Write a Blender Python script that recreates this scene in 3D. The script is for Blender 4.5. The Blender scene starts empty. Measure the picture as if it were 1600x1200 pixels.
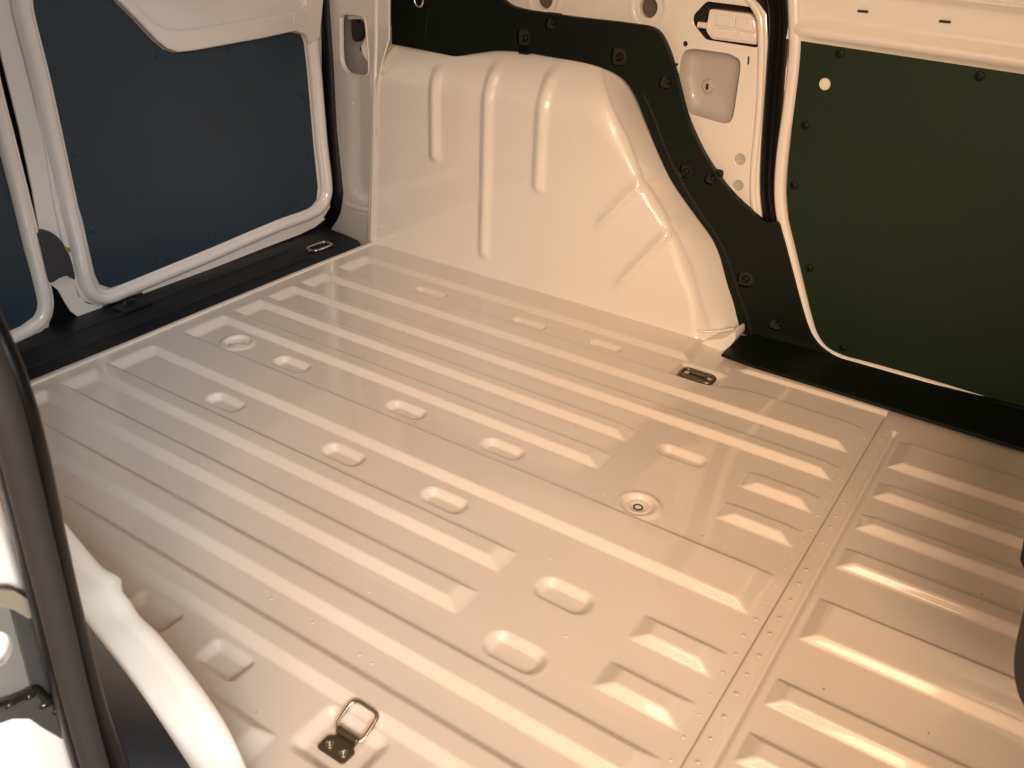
import bpy, bmesh, math, random
import numpy as np
from mathutils import Vector, Matrix
random.seed(7)
SC = bpy.context.scene
COL = SC.collection

# ---------------------------------------------------------------- camera
CAM_POS = [1.37218, -1.53946, 0.77997]
CAM_R = [[0.832163, 0.553274, 0.037317], [0.298117, -0.389615, -0.871393], [-0.46758, 0.736266, -0.489164]]          # rows: right, down, forward
cd = bpy.data.cameras.new('camera')
cam = bpy.data.objects.new('camera', cd)
COL.objects.link(cam)
cd.sensor_width = 36.0
cd.lens = 31.138
cd.clip_start = 0.02
cd.clip_end = 200
r, d, f = [Vector(v) for v in CAM_R]
M = Matrix((r, -d, -f)).transposed().to_4x4()
M.translation = Vector(CAM_POS)
cam.matrix_world = M
SC.camera = cam
cd.dof.use_dof = True
cd.dof.focus_distance = 1.75
cd.dof.aperture_fstop = 13.0

# ---------------------------------------------------------------- light
w = bpy.data.worlds.new('World')
SC.world = w
w.use_nodes = True
bg = w.node_tree.nodes['Background']
bg.inputs[0].default_value = (1.0, 0.52, 0.27, 1)
bg.inputs[1].default_value = 0.74

def area(name, loc, target, sx, sy, power, col, spread=180):
    l = bpy.data.lights.new(name, 'AREA')
    l.shape = 'RECTANGLE'
    l.size, l.size_y = sx, sy
    l.energy = power
    l.color = col
    l.spread = math.radians(spread)
    o = bpy.data.objects.new(name, l)
    COL.objects.link(o)
    o.location = loc
    o.rotation_euler = (Vector(target) - Vector(loc)).to_track_quat('-Z', 'Y').to_euler()
    return o

for k, yy in enumerate((-1.52, -1.97, -2.36)):          # strip lamps under the hall roof
    area('hall_lamp', (1.02, yy, 2.00), (1.00, yy + .06, 0.0), 0.92, 0.13, (3.4, 3.6, 3.6)[k], (1.0, 0.66, 0.40))
area('doorway_lamp', (1.9, -2.8, 1.30), (0.6, -0.1, 0.15), 1.0, 0.8, 4.6, (1.0, 0.74, 0.50), 75)
area('arch_fill', (1.7, -1.9, 1.0), (0.75, 0.0, 0.20), 0.4, 0.4, 3.6, (1.0, 0.64, 0.40), 60)  # added warm fill aimed at the far arch, no real lamp
area('jamb_fill_front', (2.7, -2.5, 1.5), (0.84, -1.40, 0.34), 0.8, 0.8, 3.1, (0.92, 0.98, 1.0), 36)  # added neutral fill that bleaches the near pillar and arch
area('jamb_fill_side', (2.6, -1.95, 0.85), (0.82, -1.46, 0.28), 0.35, 0.35, 0.7, (0.97, 1.0, 0.96), 22)  # second added fill, whitens the near pillar from the side
area('rear_door_fill', (0.45, -0.70, 1.16), (-0.20, -0.55, 0.55), 0.3, 0.4, 0.7, (0.70, 0.86, 1.0), 110)  # added cool fill for the rear doors and their boards
SC.view_settings.view_transform = 'Standard'
SC.view_settings.look = 'None'
SC.view_settings.exposure = 0.15
SC.view_settings.gamma = 1.0

# ---------------------------------------------------------------- materials
def mat(name, col, rough=0.4, metal=0.0, coat=0.0, coat_rough=0.05, bump=0.0, bscale=300.0, var=0.0, vscale=6.0, spec=0.5):
    m = bpy.data.materials.new(name)
    m.use_nodes = True
    nt = m.node_tree
    b = nt.nodes['Principled BSDF']
    b.inputs['Base Color'].default_value = (*col, 1)
    b.inputs['Roughness'].default_value = rough
    b.inputs['Metallic'].default_value = metal
    b.inputs['Coat Weight'].default_value = coat
    b.inputs['Coat Roughness'].default_value = coat_rough
    b.inputs['Coat IOR'].default_value = 1.7
    b.inputs['Specular IOR Level'].default_value = spec
    tc = nt.nodes.new('ShaderNodeTexCoord')
    if var > 0:
        n = nt.nodes.new('ShaderNodeTexNoise')
        n.inputs['Scale'].default_value = vscale
        n.inputs['Detail'].default_value = 5
        nt.links.new(tc.outputs['Object'], n.inputs['Vector'])
        rmp = nt.nodes.new('ShaderNodeMapRange')
        rmp.inputs[3].default_value = 1 - var
        rmp.inputs[4].default_value = 1 + var
        nt.links.new(n.outputs['Fac'], rmp.inputs[0])
        mx = nt.nodes.new('ShaderNodeMix')
        mx.data_type = 'RGBA'
        mx.blend_type = 'MULTIPLY'
        mx.inputs[0].default_value = 1
        mx.inputs[6].default_value = (*col, 1)
        nt.links.new(rmp.outputs[0], mx.inputs[7])
        nt.links.new(mx.outputs[2], b.inputs['Base Color'])
        rr = nt.nodes.new('ShaderNodeMapRange')
        rr.inputs[3].default_value = rough * 0.8
        rr.inputs[4].default_value = min(1, rough * 1.25)
        nt.links.new(n.outputs['Fac'], rr.inputs[0])
        nt.links.new(rr.outputs[0], b.inputs['Roughness'])
    if bump > 0:
        n2 = nt.nodes.new('ShaderNodeTexNoise')
        n2.inputs['Scale'].default_value = bscale
        n2.inputs['Detail'].default_value = 3
        nt.links.new(tc.outputs['Object'], n2.inputs['Vector'])
        bp = nt.nodes.new('ShaderNodeBump')
        bp.inputs['Strength'].default_value = bump
        bp.inputs['Distance'].default_value = 0.001
        nt.links.new(n2.outputs['Fac'], bp.inputs['Height'])
        nt.links.new(bp.outputs[0], b.inputs['Normal'])
    return m

PAINT = mat('white_paint', (0.74, 0.72, 0.69), 0.36, coat=0.9, coat_rough=0.035, bump=0.025, bscale=160, var=0.02, vscale=9)
FLOORP = mat('floor_paint', (0.70, 0.645, 0.585), 0.36, coat=0.85, coat_rough=0.045, bump=0.015, bscale=140, var=0.035, vscale=5)
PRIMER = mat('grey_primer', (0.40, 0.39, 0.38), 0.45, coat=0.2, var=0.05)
LINING_B = mat('board_blue_cast', (0.014, 0.032, 0.052), 0.45, bump=0.35, bscale=900, var=0.25, vscale=4)  # charcoal board, bluish cast of the light put into its colour
LINING_G = mat('board_green_cast', (0.0072, 0.0185, 0.0082), 0.5, spec=0.22, bump=0.35, bscale=900, var=0.28, vscale=4)  # same charcoal board, greenish cast put into its colour
TRIM = mat('black_trim', (0.0026, 0.0058, 0.0038), 0.46, spec=0.2, bump=0.3, bscale=1200, var=0.1)
SILLM = mat('sill_plastic', (0.006, 0.008, 0.011), 0.5, spec=0.3, bump=0.4, bscale=1000, var=0.1)
RUBBER = mat('rubber', (0.0040, 0.0045, 0.0055), 0.40, spec=0.3, bump=0.1, bscale=700)
DARK = mat('cavity', (0.012, 0.011, 0.010), 0.8)
STEEL = mat('zinc_steel', (0.62, 0.58, 0.52), 0.22, metal=1.0, bump=0.05)
BRONZE = mat('zinc_plate', (0.20, 0.175, 0.13), 0.38, metal=0.9, var=0.1, vscale=40)
BRACK = mat('grey_steel', (0.075, 0.073, 0.070), 0.42, metal=0.5, var=0.25, vscale=25, bump=0.1)
GREASE = mat('grease', (0.01, 0.009, 0.008), 0.15)
GREENP = mat('green_plastic', (0.20, 0.24, 0.03), 0.5)
RUST = mat('rust', (0.22, 0.09, 0.03), 0.7, var=0.3, vscale=60)
CREAM = mat('cream_cap', (0.74, 0.70, 0.62), 0.5)

# ---------------------------------------------------------------- helpers
def link(o, parent=None):
    COL.objects.link(o)
    if parent is not None:
        o.parent = parent
    return o

def tag(o, label=None, cat=None, group=None, kind=None):
    if label: o['label'] = label
    if cat: o['category'] = cat
    if group: o['group'] = group
    if kind: o['kind'] = kind
    return o

def thing(name, label, cat, loc=(0, 0, 0), group=None):
    o = bpy.data.objects.new(name, None)
    o.empty_display_size = 0.05
    link(o)
    o.location = loc
    o['origin'] = loc
    return tag(o, label, cat, group)

def mk(name, bm, m, parent=None, smooth=True, angle=35):
    bmesh.ops.recalc_face_normals(bm, faces=bm.faces)
    me = bpy.data.meshes.new(name)
    bm.to_mesh(me)
    bm.free()
    return mko(name, me, m, parent, smooth, angle)

def mko(name, me, m, parent=None, smooth=True, angle=35):
    me.materials.append(m)
    if smooth:
        for pg in me.polygons: pg.use_smooth = True
        if angle < 180: me.set_sharp_from_angle(angle=math.radians(angle))
    o = bpy.data.objects.new(name, me)
    link(o, parent)
    if parent is not None and 'origin' in parent:
        o.location = -Vector(parent['origin'])      # meshes are written in scene coordinates
    elif parent is not None:
        pass
    return o

# planes: (u, v, w) -> xyz, w points into the load bay
def far(y):   return lambda u, v, w=0.0: Vector((u, y - w, v))
def rear(x):  return lambda u, v, w=0.0: Vector((x + w, u, v))
def flat(z):  return lambda u, v, w=0.0: Vector((u, v, z + w))
def near(y):  return lambda u, v, w=0.0: Vector((u, y + w, v))
PN = Vector((-0.35, -1, 0)).normalized()
def pillar_map(u, v, w=0.0): return Vector((u, -0.35 * u, v)) + PN * w

def area2(p):
    return 0.5 * sum(p[i][0] * p[(i + 1) % len(p)][1] - p[(i + 1) % len(p)][0] * p[i][1] for i in range(len(p)))

def smooth_path(pts, n=5, closed=False):
    P = [Vector((a[0], a[1])) for a in pts]
    N = len(P)
    out = []
    rng = range(N if closed else N - 1)
    for i in rng:
        p1, p2 = P[i], P[(i + 1) % N]
        p0 = P[(i - 1) % N] if closed or i > 0 else p1 * 2 - p2
        p3 = P[(i + 2) % N] if closed or i < N - 2 else p2 * 2 - p1
        for k in range(n):
            t = k / n
            # centripetal-ish damping keeps long/short neighbours from overshooting
            l = (p2 - p1).length
            m1 = (p2 - p0) * (l / max(1e-9, (p1 - p0).length + l))
            m2 = (p3 - p1) * (l / max(1e-9, (p3 - p2).length + l))
            h00 = 2*t**3 - 3*t**2 + 1; h10 = t**3 - 2*t**2 + t
            h01 = -2*t**3 + 3*t**2; h11 = t**3 - t**2
            out.append(p1 * h00 + m1 * h10 + p2 * h01 + m2 * h11)
    if not closed: out.append(P[-1])
    return [(q.x, q.y) for q in out]

def fillet(pts, rad, n=5):
    out = []
    N = len(pts)
    for i in range(N):
        a, b, c = Vector(pts[i - 1]), Vector(pts[i]), Vector(pts[(i + 1) % N])
        ra = rad[i] if isinstance(rad, (list, tuple)) else rad
        d1, d2 = (a - b), (c - b)
        t = min(ra, d1.length * 0.48, d2.length * 0.48)
        p1, p2 = b + d1.normalized() * t, b + d2.normalized() * t
        for k in range(n + 1):
            s = k / n
            q = p1 * (1 - s) ** 2 + b * 2 * s * (1 - s) + p2 * s * s
            out.append((q.x, q.y))
    return out

def circle(cx, cy, r, n=20, sx=1.0, sy=1.0):
    return [(cx + r * sx * math.cos(2 * math.pi * k / n), cy + r * sy * math.sin(2 * math.pi * k / n)) for k in range(n)]

def rrect(cx, cy, a, b, r, n=4):
    return fillet([(cx - a, cy - b), (cx + a, cy - b), (cx + a, cy + b), (cx - a, cy + b)], r, n)

def slab(name, mp, outer, thick, m, parent=None, bevel=0.0, holes=(), seg=2, top=0.0, back=True, angle=40):
    """flat sheet cut to an outline (with holes), real thickness, rounded front edges"""
    bm = bmesh.new()
    loops = []
    for lp in [outer] + list(holes):
        vs = [bm.verts.new((q[0], q[1], top)) for q in lp]
        es = [bm.edges.new((vs[i], vs[(i + 1) % len(vs)])) for i in range(len(vs))]
        loops.append((vs, es))
    alle = [e for l in loops for e in l[1]]
    bmesh.ops.triangle_fill(bm, use_beauty=True, edges=alle, normal=(0, 0, 1))
    front = list(bm.faces)
    bot = {v: bm.verts.new((v.co.x, v.co.y, top - thick)) for l in loops for v in l[0]}
    if back:
        for fc in front: bm.faces.new([bot[v] for v in reversed(fc.verts)])
    fe = []
    for vs, es in loops:
        n = len(vs)
        for i in range(n):
            a, b = vs[i], vs[(i + 1) % n]
            try: bm.faces.new((a, bot[a], bot[b], b))
            except ValueError: pass
        fe += es
    bmesh.ops.recalc_face_normals(bm, faces=bm.faces)
    if bevel > 0:
        bmesh.ops.bevel(bm, geom=fe, offset=bevel, segments=seg, profile=0.5, affect='EDGES', clamp_overlap=True)
    bm.faces.index_update()
    bm.normal_update()
    keep = [abs(fc.normal.z) > 0.9995 for fc in bm.faces]
    for v in bm.verts:
        v.co = mp(v.co.x, v.co.y, v.co.z)
    o = mk(name, bm, m, parent, True, angle)
    for pg, k in zip(o.data.polygons, keep):
        if k: pg.use_smooth = False
    return o

def sweep(name, mp, path, prof, m, parent=None, closed=False, angle=60, caps=True, prof_closed=False):
    """profile [(sideways, proud)] carried along a path in a plane; sideways is to the right of travel"""
    bm = bmesh.new()
    P = [Vector((q[0], q[1])) for q in path]
    N = len(P)
    rows = []
    for i in range(N):
        a = P[(i - 1) % N] if closed or i > 0 else P[i]
        c = P[(i + 1) % N] if closed or i < N - 1 else P[i]
        t1 = (P[i] - a); t2 = (c - P[i])
        if t1.length < 1e-9: t1 = t2
        if t2.length < 1e-9: t2 = t1
        t = (t1.normalized() + t2.normalized())
        t = t.normalized() if t.length > 1e-6 else t1.normalized()
        nrm = Vector((t.y, -t.x))
        k = 1.0 / max(0.55, abs(nrm.dot(Vector((t1.y, -t1.x)).normalized())))
        rows.append([bm.verts.new(mp(P[i].x + nrm.x * o * k, P[i].y + nrm.y * o * k, h)) for o, h in prof])
    K = len(prof)
    for i in range(N if closed else N - 1):
        A, B = rows[i], rows[(i + 1) % N]
        for k in range(K if prof_closed else K - 1):
            bm.faces.new((A[k], A[(k + 1) % K], B[(k + 1) % K], B[k]))
    if caps and not closed and prof_closed:
        bm.faces.new(rows[0]); bm.faces.new(list(reversed(rows[-1])))
    return mk(name, bm, m, parent, True, angle)

def half_round(wd, h, n=8, base=0.0):
    return [(-wd / 2 * math.cos(math.pi * k / n), base + h * math.sin(math.pi * k / n) ** 0.7) for k in range(n + 1)]

def tube3(name, pts, rad, m, parent=None, closed=False, n=12):
    bm = bmesh.new()
    P = [Vector(q) for q in pts]
    N = len(P)
    rows = []
    up = None
    for i in range(N):
        a = P[(i - 1) % N] if closed or i > 0 else P[i]
        c = P[(i + 1) % N] if closed or i < N - 1 else P[i]
        t = (c - a).normalized()
        if up is None:
            up = t.orthogonal().normalized()
        up = (up - t * up.dot(t)).normalized()
        s = t.cross(up)
        rr = rad[i] if isinstance(rad, (list, tuple)) else rad
        rows.append([bm.verts.new(P[i] + (up * math.cos(2 * math.pi * k / n) + s * math.sin(2 * math.pi * k / n)) * rr) for k in range(n)])
    for i in range(N if closed else N - 1):
        A, B = rows[i], rows[(i + 1) % N]
        off = 0
        if closed and i == N - 1:
            off = min(range(n), key=lambda q: (A[0].co - B[q].co).length)
        for k in range(n):
            bm.faces.new((A[k], A[(k + 1) % n], B[(k + 1 + off) % n], B[(k + off) % n]))
    if not closed:
        bm.faces.new(rows[0]); bm.faces.new(list(reversed(rows[-1])))
    return mk(name, bm, m, parent, True, 60)

def lathe(name, mp, cx, cy, prof, m, parent=None, n=24, angle=40):
    """prof [(radius, proud)] turned about the plane's normal at (cx, cy)"""
    bm = bmesh.new()
    rows = []
    for rr, h in prof:
        if rr < 1e-6: rows.append([bm.verts.new(mp(cx, cy, h))])
        else: rows.append([bm.verts.new(mp(cx + rr * math.cos(2 * math.pi * k / n), cy + rr * math.sin(2 * math.pi * k / n), h)) for k in range(n)])
    for A, B in zip(rows, rows[1:]):
        for k in range(n):
            if len(A) == 1: bm.faces.new((A[0], B[k], B[(k + 1) % n]))
            elif len(B) == 1: bm.faces.new((A[k], B[0], A[(k + 1) % n]))
            else: bm.faces.new((A[k], B[k], B[(k + 1) % n], A[(k + 1) % n]))
    return mk(name, bm, m, parent, True, angle)

def grid_mesh(name, V, m, parent=None, mask=None, angle=180, flip=False):
    """V: array (rows, cols, 3)"""
    nr, nc = V.shape[:2]
    idx = np.arange(nr * nc).reshape(nr, nc)
    q = np.stack([idx[:-1, :-1], idx[1:, :-1], idx[1:, 1:], idx[:-1, 1:]], -1)
    if flip: q = q[..., ::-1]
    q = q[mask] if mask is not None else q.reshape(-1, 4)
    used, inv = np.unique(q, return_inverse=True)
    q = inv.reshape(-1, 4)
    co = V.reshape(-1, 3)[used]
    me = bpy.data.meshes.new(name)
    me.vertices.add(len(co)); me.vertices.foreach_set('co', co.astype(np.float32).ravel())
    me.loops.add(q.size); me.loops.foreach_set('vertex_index', q.astype(np.int32).ravel())
    me.polygons.add(len(q)); me.polygons.foreach_set('loop_start', (np.arange(len(q)) * 4).astype(np.int32))
    me.update(calc_edges=True)
    me.validate()
    return mko(name, me, m, parent, True, angle)

def sstep(t):
    t = np.clip(t, 0, 1)
    return t * t * (3 - 2 * t)

# ================================================================ FLOOR
H = 0.0098           # how far the pressed ribs stand up
floor = bpy.data.objects.new('floor', None)
link(floor); tag(floor, kind='structure'); floor['label'] = 'glossy cream painted ribbed van load floor of pressed sheet steel'

RIBS = [  # x0, x1, y_near_base, y_far_base (x0 < 0 runs into the raised rear lip)
    (-1, 0.850, -0.088, 0.10), (-1, 1.186, -0.224, -0.158), (-1, 1.186, -0.320, -0.274), (-1, 0.877, -0.413, -0.370),
    (-1, 0.878, -0.509, -0.460), (-1, 1.187, -0.676, -0.584), (-1, 0.888, -0.795, -0.747), (-1, 0.890, -0.888, -0.839),
    (-1, 1.187, -0.985, -0.931), (-1, 1.187, -1.070, -1.022), (-1, 0.845, -1.300, -1.138),
    (1.078, 1.186, -0.420, -0.374), (1.078, 1.188, -0.514, -0.470), (1.083, 1.188, -0.799, -0.752), (1.083, 1.188, -0.889, -0.843)]
FRIBS = [(1.248, 3, -0.224, -0.132), (1.249, 3, -0.322, -0.276), (1.249, 3, -0.415, -0.374), (1.250, 3, -0.517, -0.468),
         (1.250, 3, -0.677, -0.590), (1.250, 3, -0.798, -0.752), (1.250, 3, -0.888, -0.843), (1.250, 3, -0.985, -0.935), (1.250, 3, -1.12, -1.03)]
DIMPLES = [(0.258, -0.130, .041, .014), (0.514, -0.131, .041, .014), (0.688, -0.124, .036, .016), (0.533, -0.550, .040, .021), (0.731, -0.550, .040, .021),
           (0.541, -0.712, .040, .021), (0.739, -0.713, .040, .021), (0.972, -0.394, .042, .019), (0.263, -0.550, .040, .021),
           (0.274, -0.714, .040, .021), (0.982, -0.781, .041, .024), (0.984, -0.897, .041, .024), (0.590, -1.098, .040, .020), (0.721, -1.100, .034, .022)]

def rib_h(X, Y, x0, x1, yn, yf, sx=0.020, sy=0.0118):
    e = np.minimum((Y - yn) / sy, (yf - Y) / sy)
    e = np.minimum(e, (X - x0) / sx if x0 > 0 else 9.0)
    e = np.minimum(e, (x1 - X) / sx)
    return np.clip(e, 0, 1)

def rr_sdf(X, Y, cx, cy, a, b, r):
    qx = np.abs(X - cx) - a + r; qy = np.abs(Y - cy) - b + r
    return np.hypot(np.maximum(qx, 0), np.maximum(qy, 0)) + np.minimum(np.maximum(qx, qy), 0) - r

def blur(Z, kx, ky):
    for ax, k in ((0, kx), (1, ky)):
        if k:
            pad = [(0, 0), (0, 0)]; pad[ax] = (k, k)
            P = np.pad(Z, pad, mode='edge')
            n = Z.shape[ax]
            Z = sum(np.take(P, range(i, i + n), ax) for i in range(2 * k + 1)) / (2 * k + 1)
    return Z

def pressed_sheet(x0, x1, dx, y0, y1, dy, ribs, front):
    xs = np.arange(x0, x1 + dx * .5, dx) if not front else np.concatenate([np.arange(x0, 1.262, 0.0013), np.arange(1.2633, x1, dx)]); ys = np.arange(y0, y1 + dy * .5, dy)
    X, Y = np.meshgrid(xs, ys, indexing='ij')
    T = np.zeros_like(X)
    for (a, b, yn, yf) in ribs:
        yfv = yf
        if not front and abs(yn + 0.224) < 1e-6:
            yfv = yf + (0.028) * sstep((X - 0.90) / 0.10)
        T = np.maximum(T, rib_h(X, Y, a, b, yn, yfv))
    if not front:
        T = np.maximum(T, np.clip((0.040 - X) / 0.022, 0, 1))            # raised rear lip
    T = blur(T, 1 if not front else 0, 1)
    Z = H * T
    if not front:
        for (cx, cy, a, b) in DIMPLES:
            s = rr_sdf(X, Y, cx, cy, a, b, min(a, b) * (0.85 if cy > -1.05 else 0.5))
            Z -= 0.0095 * sstep(-s / 0.013)
        for (cx, cy) in ((0.118, -0.550), (0.974, -0.555)):
            rr = np.hypot(X - cx, Y - cy)
            Z += -0.005 * sstep((0.026 - rr) / 0.008) + 0.0030 * np.exp(-((rr - 0.0285) / 0.005) ** 2)
        s = rr_sdf(X, Y, 0.884, -0.128, .048, .038, .014)                # pocket of the far lashing eye
        Z = Z * (1 - sstep(-s / 0.014)) + (-0.008) * sstep(-s / 0.014)
        s = rr_sdf(X, Y, 0.906, -1.108, .046, .036, .014)                # pocket of the near lashing eye
        Z = Z * (1 - sstep(-s / 0.016)) + (-0.010) * sstep(-s / 0.016)
        Z += 0.006 * sstep((Y + 0.066) / 0.010) * sstep((X - 0.93) / 0.03)   # bead beside the sill
        Z += 0.0030 * sstep((X - 1.2035) / 0.003) * 0
    else:
        g = np.exp(-((X - 1.2345) / 0.0038) ** 2) * sstep((-0.100 - Y) / 0.012)
        Z -= 0.0065 * g
        Z -= 0.0022
    # hand-pressed unevenness, well under a millimetre
    Z += 0.00035 * np.sin(X * 9.1 + Y * 4.0) * np.sin(Y * 7.3 - X * 2.2)
    return X, Y, np.stack([X, Y, Z], -1)

def split_sheet(name, X, Y, V, ribs, mp_x1):
    cxm = (X[:-1, :-1] + X[1:, 1:]) / 2; cym = (Y[:-1, :-1] + Y[1:, 1:]) / 2
    rest = np.ones(cxm.shape, bool)
    for (a, b, yn, yf) in ribs:
        if yf > 0: yf = 0.02
        if abs(yn + 0.224) < 1e-6 and a < 0: yf = -0.130
        mk_ = (cxm > (a - .003 if a > 0 else 0.047)) & (cxm < b + .003) & (cym > yn - .0035) & (cym < yf + .0035) & rest
        if mk_.sum() < 10: continue
        rest &= ~mk_
        grid_mesh('rib', V, FLOORP, floor, mk_)
    if name == 'rear_floor_sheet':
        for (cx, cy, a, b) in DIMPLES:
            mk_ = (np.abs(cxm - cx) < a + .003) & (np.abs(cym - cy) < b + .003) & rest
            if mk_.sum() < 10: continue
            rest &= ~mk_
            grid_mesh('dimple', V, FLOORP, floor, mk_)
    grid_mesh(name, V, FLOORP, floor, rest)

X, Y, V = pressed_sheet(-0.030, 1.2100, 0.0031, -1.285, 0.012, 0.0014, RIBS, False)
split_sheet('rear_floor_sheet', X, Y, V, RIBS, 1.21)
X, Y, V = pressed_sheet(1.2065, 1.90, 0.0042, -1.40, 0.085, 0.0014, FRIBS, True)
V[0, :, 2] -= 0.004
split_sheet('front_floor_sheet', X, Y, V, FRIBS, 1.9)

# floor strip between the arch and the sill, beside the sliding door
bm = bmesh.new()
vs = [bm.verts.new(q) for q in ((0.845, 0.0115, 0.0058), (1.2085, 0.0115, 0.0058), (1.2085, 0.10, 0.0058), (0.845, 0.10, 0.0058))]
bm.faces.new(vs)
mk('side_floor_strip', bm, FLOORP, floor)
bm = bmesh.new()
vs = [bm.verts.new(q) for q in ((0.80, -1.286, 0.0), (1.2085, -1.286, 0.0), (1.2085, -1.40, 0.0), (0.80, -1.40, 0.0))]
bm.faces.new(vs)
mk('side_floor_strip', bm, FLOORP, floor)
# seam sealer line
tube3('seam', [(1.2092, -1.28, 0.0004), (1.2092, -0.60, 0.0004), (1.2092, -0.075, 0.0006)], 0.0008, mat('seam_sealer', (0.40, 0.34, 0.27), 0.5), floor, n=6)
# spot welds: countless little pips, one mesh
bm = bmesh.new()
spots = [(1.197 + random.uniform(-.002, .002), -0.09 - k * 0.0365 + random.uniform(-.004, .004), .0034) for k in range(32)]
spots += [(1.2215 + random.uniform(-.001, .001), -0.11 - k * 0.0365 + random.uniform(-.004, .004), .0034) for k in range(31)]
spots += [(0.62, -0.905, .003), (0.70, -0.91, .003), (0.78, -0.92, .003), (0.84, -1.005, .0042), (0.86, -1.007, .003), (0.93, -0.73, .003), (1.02, -0.84, .003),
          (0.92, -0.56, .003), (1.05, -0.45, .003), (0.45, -0.64, .003), (0.37, -0.83, .003), (0.58, -0.83, .003), (0.76, -1.0, .003), (0.69, -1.0, .003), (0.30, -0.92, .003)]
for (x, y, rr) in spots:
    rr *= random.uniform(.62, 1.05)
    c = bm.verts.new((x, y, 0.0009))
    ring = [bm.verts.new((x + rr * math.cos(a), y + rr * math.sin(a), 0.0001)) for a in [2 * math.pi * k / 9 for k in range(9)]]
    mid = [bm.verts.new((x + rr * .62 * math.cos(a), y + rr * .62 * math.sin(a), 0.0007)) for a in [2 * math.pi * k / 9 for k in range(9)]]
    for k in range(9):
        bm.faces.new((c, mid[k], mid[(k + 1) % 9])); bm.faces.new((mid[k], ring[k], ring[(k + 1) % 9], mid[(k + 1) % 9]))
o = mk('weld_spots', bm, FLOORP, floor); o['kind'] = 'stuff'
# specks of grit lying on the paint
bm = bmesh.new()
for (x, y) in ((0.62, -0.26), (1.13, -0.87), (1.37, -0.66), (0.70, -0.98), (0.35, -0.45), (1.30, -0.74), (0.30, -1.0)) + tuple((random.uniform(.1, 1.45), random.uniform(-1.15, -.1)) for _ in range(45)):
    bmesh.ops.create_icosphere(bm, subdivisions=1, radius=random.uniform(.0003, .0009), matrix=Matrix.Translation((x, y, 0.0015)))
o = mk('grit', bm, DARK, floor); o['kind'] = 'stuff'

# floor plugs
for i, (cx, cy) in enumerate(((0.118, -0.550), (0.974, -0.555))):
    rear_one = i == 0
    t = thing('floor_plug', ('painted round plug pressed into the floor near the rear sill' if rear_one else
                             'painted round plug with dark ringed centre, in the middle of the floor'), 'plug', (cx, cy, -0.004), 'round drain plugs of the load floor')
    mp = flat(-0.0052)
    lathe('cap', mp, cx, cy, [(0.018, -.002), (0.0175, .002), (0.0155, .0035), (0.012, .0032), (0.0105, .002), (0.0075, .0018)], FLOORP, t)
    lathe('rim', mp, cx, cy, [(0.0075, .0015), (0.0072, .0030), (0.0055, .0030), (0.0052, .0012)], FLOORP if rear_one else DARK, t)
    lathe('centre', mp, cx, cy, [(0.0056, .001), (0.005, .0026), (0.0, .0032)], FLOORP, t)

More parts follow.
